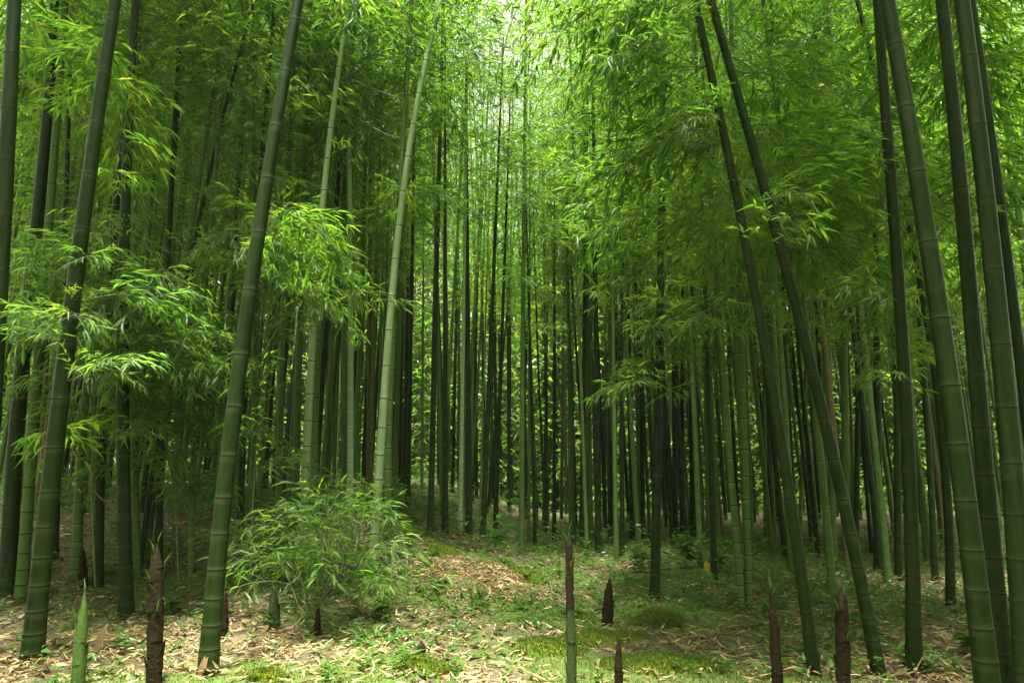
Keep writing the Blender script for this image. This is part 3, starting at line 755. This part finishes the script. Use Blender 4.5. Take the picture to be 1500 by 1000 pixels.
# ------------------------------------------------------------------ bamboo shoots
def shoot(base, top, w, label, body, sheath, blades=2, Y=None, slim=False, col=False, upper=None, group='bamboo shoots on the forest floor', nsheath=None):
    if Y is None: b = hit(*base)
    else:
        b = at(base[0], base[1], Y); b[2] = ground(b[0], b[1])
    T = at(top[0], top[1], b[1]); H = T[2]-b[2]; r = w/2/1000*axd(b); lx = (T[0]-b[0])/H
    o = empty('bamboo_shoot', tuple(b), label, 'bamboo shoot', group)
    prof = (lambda t: r*(1-.42*t)*(1 if t < .9 else max(.1, (1-t)/.1))) if slim else (lambda t: r*max(.06, 1.05-.22*t-.78*t**3.2))
    if col: prof = lambda t: r*(1.05-.22*t)*(1 if t < .78 else max(.05, 1-((t-.78)/.22)**1.4))
    def ringpts(t, m=1.0, n=14):
        a = np.linspace(0, 2*math.pi, n, endpoint=False); rr = prof(t)*m
        return np.stack([lx*H*t + rr*np.cos(a), rr*np.sin(a), np.full(n, H*t)], 1)
    ts = np.linspace(-.04, 1, 16); V = np.concatenate([ringpts(max(t, -.04)) for t in ts]); n = 14; F = []
    for i in range(15):
        for j in range(n): F.append((i*n+j, i*n+(j+1) % n, (i+1)*n+(j+1) % n, (i+1)*n+j))
    link('shoot_body', mesh('shoot_body', V, np.array(F), [body]), o)
    ns = nsheath or max(5, int(H/.085)); az = random.random()*6
    for k in range(ns):
        t0 = k/ns*(.93); t1 = min(1.0, t0+1.9/ns); az += 2.6
        v = []; C = 9
        for i in range(6):
            u = i/5; t = t0+(t1-t0)*u; half = 2.6*(1-u**1.6)+.03
            for j in range(C):
                s = j/(C-1)*2-1; a = az+half*s
                rr = prof(min(t, .985))*(1.04+.08*u+.05*(1-abs(s))+.40*u**5+.05*math.sin(23*a+3*k)*u) + .002
                v.append((lx*H*t+rr*math.cos(a), rr*math.sin(a), H*t+.004*math.sin(7*a+k)))
        f = [(i*C+j, i*C+j+1, (i+1)*C+j+1, (i+1)*C+j) for i in range(5) for j in range(C-1)]
        link('sheath', mesh('sheath', v, np.array(f), [upper if upper and k >= ns*.5 else sheath]), o)
        if k >= ns-1-blades*2:                      # small green blade at the sheath's tip
            tip = np.array((lx*H*t1+prof(min(t1, .98))*1.2*math.cos(az), prof(min(t1, .98))*1.2*math.sin(az), H*t1))
            gb = Geo(); leaves_geo(gb, [(tip, np.array((math.cos(az)*.35, math.sin(az)*.35, 1)), np.array((-math.cos(az), -math.sin(az), .3)), .05+r*1.2, .006+r*.12, .3)])
            link('blade', gb.build('blade', [HERB]), o)
    return o
shoot((838, 1015), (833, 778), 14, 'tall slim green shoot with a brown tip, standing at the bottom edge of the clearing', SHOOT_G, SHOOT_G, 2, slim=True, nsheath=9, upper=SHEATH)
shoot((890, 915), (893, 845), 15, 'short brown cone shaped shoot left of the mossy stone', SHEATH, SHEATH, 0)
shoot((906, 1010), (906, 932), 11, 'small dark shoot at the bottom edge, right of the tall slim one', SHEATH, SHEATH, 0)
shoot((1140, 1010), (1130, 862), 14, 'reddish brown shoot with a fine point beside the left slanting bamboo', SHEATH, SHEATH, 1)
shoot((1236, 1005), (1232, 862), 18, 'stout brown shoot with green tuft on top, between the feet of the slanting pair', SHEATH, SHEATH, 4, col=True)
shoot((226, 1005), (230, 795), 20, 'tallest brown shoot, rough and leafy topped, near the lone thick bamboo', SHEATH, SHEATH, 5, col=True)
shoot((113, 1005), (124, 866), 17, 'pointed bright green shoot wrapped in smooth sheaths at the bottom left', SHEATH_G, SHEATH_G, 0, nsheath=4)
shoot((402, 920), (401, 856), 15, 'short dark green shoot left of the shrub foot', SHOOT_G, SHOOT_G, 1)
shoot((465, 930), (466, 885), 8, 'tiny dark shoot in front of the shrub', SHEATH, SHEATH, 0)
shoot((327, 935), (330, 860), 11, 'thin brown shoot half hidden right behind the lone thick bamboo', SHEATH, SHEATH, 0)
shoot((616, 962), (617, 938), 14, 'stubby dark shoot beside the round moss cushion', SHEATH, SHEATH, 0)
shoot((122, 862), (122, 800), 10, 'small brown shoot at the foot of the bright green young bamboo', SHEATH, SHEATH, 1)

# ------------------------------------------------------------------ mound, stones, moss cushions
def dome(rx, ry, h, seed, n=26, m=11, rough=.25):
    V = [(0, 0, h)]; 
    for i in range(1, m+1):
        u = i/m
        for j in range(n):
            a = j/n*2*math.pi
            k = 1+rough*mnoise.noise(Vector((math.cos(a)*1.3+seed, math.sin(a)*1.3, seed)))
            z = h*(1-u**2.1)*(1+.35*mnoise.noise(Vector((math.cos(a)*u*3+seed, math.sin(a)*u*3, seed+5)))) - .05*(u > .99)
            V.append((rx*u*k*math.cos(a), ry*u*k*math.sin(a), z))
    F = [(0, 1+j, 1+(j+1) % n) for j in range(n)]
    for i in range(m-1):
        for j in range(n):
            p, q = 1+i*n+j, 1+i*n+(j+1) % n
            F += [(p, p+n, q+n), (p, q+n, q)]
    return np.array(V), np.array(F)
def drape(V, b):
    for v in V: v[2] += ground(b[0]+v[0], b[1]+v[1]) - ground(b[0], b[1])
def sample(V, F, n, R=rng):
    A, B, C = V[F[:, 0]], V[F[:, 1]], V[F[:, 2]]
    nr = np.cross(B-A, C-A); ar = np.linalg.norm(nr, axis=1); nr = nr/(ar[:, None]+1e-9); nr *= np.sign(nr[:, 2:3]+1e-9)
    i = R.choice(len(F), n, p=ar/ar.sum()); u, v = R.random(n), R.random(n); fl = u+v > 1; u[fl], v[fl] = 1-u[fl], 1-v[fl]
    return A[i]+(B[i]-A[i])*u[:, None]+(C[i]-A[i])*v[:, None], nr[i]
MV = np.array([(0, .5, 0), (0, -.5, 0), (1, 0, 0)], float); MF = np.array([(0, 1, 2)])
def moss_tufts(P, Nn, lo=.012, hi=.03):
    L = []
    for p, n in zip(P, Nn):
        d = n + rng.normal(0, .55, 3); ln = random.uniform(lo, hi)
        L.append((p, d, rng.normal(0, 1, 3), ln, ln*.35, random.random()))
    return L
def moss_cushion(px, py, rx, ry, h, label, core=MOSSB, name='moss_cushion', cat='moss', n=2600, group='moss cushions on the forest floor', part='moss_bed'):
    b = hit(px, py); b[2] -= .01
    o = empty(name, tuple(b), label, cat, group)
    V, F = dome(rx, ry, h*.85, px*.37, rough=.6); drape(V, b)
    link(part, mesh(part, V, F, [core]), o)
    P, Nn = sample(V, F, n); up = Nn[:, 2] > (.0 if core is MOSSB else .15)
    g_ = Geo(); leaves_geo(g_, moss_tufts(P[up], Nn[up]), 0, MV, MF); link('moss', g_.build('moss', [MOSSM]), o, kind='stuff')
moss_cushion(625, 978, .19, .13, .085, 'round bright moss cushion at the bottom edge, left of the middle', n=5000)
moss_cushion(968, 914, .24, .17, .15, 'mossy stone below the straight dark bamboo', plain('mossed_stone', (.018, .022, .008), (.05, .075, .010), 16, .9, .9), 'mossy_stone', 'stone', 5000, None, 'stone')
moss_cushion(1022, 915, .10, .08, .06, 'small dark stone with little moss, right of the mossy stone', STONE, 'mossy_stone', 'stone', 250, None, 'stone')
moss_cushion(770, 848, .26, .2, .14, 'mossy hummock at the right end of the leaf mound', n=4000)
moss_cushion(655, 808, .25, .2, .10, 'low moss hummock at the back left of the leaf mound', n=2500)
moss_cushion(800, 950, .34, .22, .06, 'flat broad moss cushion left of the tall slim shoot', n=5000)
moss_cushion(880, 935, .3, .2, .06, 'flat moss cushion behind the small dark shoot', n=4500)
moss_cushion(960, 975, .42, .24, .08, 'largest moss cushion, spreading right of the small dark shoot at the bottom edge', n=8000)
moss_cushion(390, 990, .16, .10, .05, 'little moss cushion at the bottom edge right of the lone thick bamboo', n=2500)
moss_cushion(855, 905, .16, .12, .06, 'dark little moss lump left of the short brown cone shaped shoot', n=2000)

def litter(P, Nn, lo=.05, hi=.13, lift=.012):
    L = []
    for p, n in zip(P, Nn):
        a = random.random()*6.28; d = np.array((math.cos(a), math.sin(a), random.gauss(0, .22)))
        d = d - n*np.dot(n, d)*.85; ln = random.uniform(lo, hi)
        L.append((p+n*random.uniform(.002, lift), d, n*random.choice((1, 1, -1))+rng.normal(0, .35, 3), ln, ln*random.uniform(.11, .2), random.random()))
    return L
b = hit(690, 852); b[2] -= .05
o = empty('leaf_mound', tuple(b), 'broad low mound heaped with dry brown leaves at the back of the clearing', 'mound')
V, F = dome(.82, .62, .21, 4.4, 40, 14); drape(V, b)
link('earth', mesh('earth', V, F, [plain('mound_soil', (.05, .033, .018), (.15, .10, .05), 14, .9, .8)]), o)
P, Nn = sample(V, F, 1500); gl = Geo(); leaves_geo(gl, litter(P, Nn, .05, .13, .03)); link('leaves', gl.build('leaves', [LITTER]), o, kind='stuff')
P, Nn = sample(V, F, 9000); k = np.array([mnoise.noise(Vector((p[0]*2.6, p[1]*2.6, 3.3)))+.25*abs(p[0]) > .02 for p in P])
gl = Geo(); leaves_geo(gl, moss_tufts(P[k]+(0, 0, .008), Nn[k], .012, .03), 0, MV, MF); link('moss', gl.build('moss', [MOSSM]), o, kind='stuff')

# ------------------------------------------------------------------ litter, moss and ground cover (uncountable)
def scatter(n, y0, y1, power=1.0):
    while n > 0:
        y = y0 + (y1-y0)*random.random()**power; x = random.uniform(-.85, .85)*y
        n -= 1
        yield x, y
def gn(x, y):
    e = .04; return np.array((-(ground(x+e, y)-ground(x-e, y))/(2*e), -(ground(x, y+e)-ground(x, y-e))/(2*e), 1))
P = []; Q = []
for x, y in scatter(42000, 3.0, 13, 1.5):
    m = mossv(x, y)
    if random.random() < np.clip(1.35-1.6*m, .05, 1): P.append((x, y, ground(x, y))); Q.append(gn(x, y)/np.linalg.norm(gn(x, y)))
LL = litter(P, Q, .05, .14, .03)
for b_ in BAM.values():
    if b_['base'][1] < 9:
        for _ in range(26):
            a = random.random()*6.28; rr = b_['rad'](b_['base'][2])*random.uniform(1.0, 2.2); q = b_['base'] + np.array((rr*math.cos(a), rr*math.sin(a), 0)); q[2] = ground(q[0], q[1])+random.uniform(0, .05)
            ln = random.uniform(.05, .13); LL.append((q, np.array((random.gauss(0, 1), random.gauss(0, 1), random.uniform(-.2, .9))), UP+rng.normal(0, .6, 3), ln, ln*random.uniform(.15, .3), random.random()*.8))
gl = Geo(); leaves_geo(gl, LL); link('leaf_litter', gl.build('leaf_litter', [LITTER]), kind='stuff')
P = []; Q = []
for x, y in scatter(120000, 3.0, 9.5, 1.4):
    if mossv(x, y) + random.gauss(0, .06) > .52: P.append((x, y, ground(x, y))); Q.append(np.array((0, 0, 1.)))
gl = Geo(); leaves_geo(gl, moss_tufts(P, Q, .01, .028), 0, MV, MF); link('moss', gl.build('moss', [MOSSM]), kind='stuff')
L = []
for x, y in scatter(9500, 4.2, 14, .9):
    c = fbm(x, y, .7, 55.0, 2)
    px = 750+1000*x/y
    dens = .25 + 1.1*c + .5*sst(5, 7, y) + (.25 if px > 1100 else 0) + (.3 if px < 620 and y > 5 else 0)
    dens *= .45+.55*sst(4.6, 6.4, y)
    if random.random() > dens: continue
    z = ground(x, y); h = random.uniform(.03, .16); b_ = np.array((x, y, z))
    for k in range(random.randint(4, 9)):
        a = random.random()*6.28; d = np.array((math.cos(a), math.sin(a), random.uniform(-.1, .9))); ln = random.uniform(.035, .10)
        L.append((b_+np.array((0, 0, h*random.uniform(.2, 1)))+rng.normal(0, .02, 3), d, UP+rng.normal(0, .3, 3), ln, ln*random.choice((.2, .3, .45)), random.random()))
gl = Geo(); leaves_geo(gl, L); link('ground_cover', gl.build('ground_cover', [HERB]), kind='stuff')

L = []
for x, y in scatter(2600, 8.5, 21, 1.0):
    if 0.1+fbm(x, y, .5, 77.0, 2)+.25*sst(10, 15, y) < random.random()*.5: continue
    b_ = np.array((x, y, ground(x, y))); h = random.uniform(.1, .5)
    for k in range(random.randint(6, 14)):
        a = random.random()*6.28; d = np.array((math.cos(a), math.sin(a), random.uniform(-.2, .8))); ln = random.uniform(.08, .17)
        L.append((b_+np.array((0, 0, h*random.uniform(.1, 1)))+rng.normal(0, .07, 3), d, UP+rng.normal(0, .3, 3), ln, ln*random.choice((.2, .3, .4)), random.random()))
gl = Geo(); leaves_geo(gl, L); link('undergrowth', gl.build('undergrowth', [HERB]), kind='stuff')

# ------------------------------------------------------------------ single low plants
def plant(px, py, h, nl, ll, wr, label, name='seedling', cat='plant', group=None, nst=3, mat=HERB):
    b = hit(px, py); o = empty(name, tuple(b), label, cat, group)
    for s in range(nst):
        a = random.random()*6.28; le = random.uniform(.1, .5)*h
        S = np.array([(0, 0, -.02), (math.cos(a)*le*.4, math.sin(a)*le*.4, h*.55*random.uniform(.8, 1.1)), (math.cos(a)*le, math.sin(a)*le, h*random.uniform(.7, 1.05))])
        v, f = tube(S, [.004, .003, .0015], 5); gs = Geo(); gs.add(v, f, 0, .5); link('stem', gs.build('stem', [TWIG]), o)
        for k in range(nl):
            t = .3+.7*(k+1)/nl; p = S[1]*(1-t)*2+S[2]*(t-.5)*2 if t > .5 else S[1]*t*2
            aa = k*2.4+a; d = np.array((math.cos(aa), math.sin(aa), random.uniform(-.25, .5))); ln = ll*random.uniform(.7, 1.15)
            B = basis(d, UP+rng.normal(0, .2, 3)); M = np.eye(4); M[:3, 0] = B[0]*ln; M[:3, 1] = B[1]*ln*wr; M[:3, 2] = B[2]*ln; M[:3, 3] = p
            lo = link('leaf', HLEAF[random.randrange(5)], o); lo.matrix_local = Matrix(M.tolist())
HLEAF = []
for m_ in LEAFM:
    c = m_.copy(); c.materials.clear(); c.materials.append(HERB); HLEAF.append(c)
plant(1005, 832, .40, 10, .17, .36, 'broad leaved plant with layered leaves right of the straight dark bamboo', nst=7)
plant(940, 838, .30, 8, .16, .3, 'leafy green plant left of the straight dark bamboo foot', nst=5)
plant(1055, 838, .26, 8, .14, .36, 'green plant behind the foot of the bent bamboo', nst=5)
plant(1345, 985, .17, 7, .12, .26, 'ferny tuft round the foot of the nearly upright right bamboo', nst=6)
plant(1420, 960, .16, 7, .11, .3, 'leafy tuft left of the thickest right bamboo', nst=5)
plant(628, 842, .16, 7, .10, .3, 'green tuft growing on the left slope of the leaf mound', nst=5)
plant(742, 836, .15, 7, .10, .3, 'green tuft growing on the right slope of the leaf mound', nst=5)
plant(640, 868, .16, 7, .12, .22, 'narrow leaved tuft in front of the left end of the leaf mound', nst=5)
plant(700, 885, .12, 6, .09, .35, 'low green tuft in the open moss below the leaf mound', nst=5)
plant(560, 905, .15, 7, .1, .4, 'soft leaved plant right of the shrub foot', nst=5)
plant(1120, 905, .14, 7, .09, .3, 'green tuft left of the left slanting bamboo', nst=5)
plant(250, 900, .14, 7, .09, .35, 'green tuft behind the tallest brown shoot', nst=5)
plant(735, 800, .22, 8, .13, .3, 'bluish green plant behind the leaf mound', nst=6)
plant(820, 850, .14, 7, .09, .3, 'low tuft left of the tall slim shoot tip', nst=5)

# ------------------------------------------------------------------ small dead things
def stick(pts, r, label, name='fallen_stick', cat='stick'):
    P = np.array(pts); b = P[0].copy(); n = 12
    tt = np.linspace(0, 1, n); q = np.stack([np.interp(tt, np.linspace(0, 1, len(P)), P[:, c]) for c in range(3)], 1)-b
    q[1:-1] += rng.normal(0, .006, (n-2, 3))
    v, f = tube(q, np.linspace(r, r*.4, n), 7); gs = Geo(); gs.add(v, f, 0, .5)
    o = link(name, gs.build(name, [BARK])); o.location = b; tagit(o, label, cat)
h1 = hit(258, 905); stick([h1, at(300, 855, h1[1]), at(372, 790, h1[1]+.1)], .007, 'thin dark stick slanting up from the litter behind the lone thick bamboo')
h1 = hit(172, 752); stick([at(172, 752, 5.6), at(135, 715, 5.6), at(88, 680, 5.6)], .006, 'thin dead twig caught slanting between the left bamboos')
h1, h2 = hit(858, 905), hit(885, 893); stick([h1+(0, 0, .02), h2+(0, 0, .05)], .022, 'short rotten stick lying left of the short brown cone shaped shoot')
h1, h2 = hit(170, 955), hit(250, 905); stick([h1+(0, 0, .02), h2+(0, 0, .04)], .006, 'thin stick lying on the litter left of the tallest brown shoot')
h1, h2 = hit(980, 955), hit(1035, 985); stick([h1+(0, 0, .06), h2+(0, 0, .03)], .006, 'thin dark stick lying across the largest moss cushion')

def dryleaf(px, py, ln, wr, mat, label, name, cat, up=(0, 0, 1), d=None, lift=.03):
    b = hit(px, py); g_ = Geo(); lv = np.array(LEAFM[2].vertices[0].co)
    me = LEAFM[4].copy(); me.materials.clear(); me.materials.append(mat)
    o = link(name, me); B = basis(np.array(d if d is not None else (1, .2, .1), float), np.array(up, float))
    M = np.eye(4); M[:3, 0] = B[0]*ln; M[:3, 1] = B[1]*ln*wr; M[:3, 2] = B[2]*ln; M[:3, 3] = b+(0, 0, lift)
    o.matrix_world = Matrix(M.tolist()); tagit(o, label, cat)
dryleaf(1035, 850, .16, .5, YEL, 'single yellow leaf hanging at the broad leaved plant', 'yellow_leaf', 'leaf', (0, -1, .3), (.3, 0, -1), .22)
dryleaf(140, 955, .2, .26, SHEATH_L, 'large torn dry sheath leaning at the foot of the thick bamboo at the left', 'dry_sheath', 'sheath', (.3, -1, .2), (.2, .1, 1), .0)
dryleaf(680, 965, .34, .16, HERB, 'long flat green leaf lying on the litter right of the round moss cushion', 'fallen_leaf', 'leaf', (0, 0, 1), (1, .1, 0), .03)
dryleaf(292, 992, .15, .3, SHEATH_L, 'pale dry sheath at the foot of the lone thick bamboo', 'dry_sheath', 'sheath', (.2, -1, .2), (.25, -.1, 1), .0)
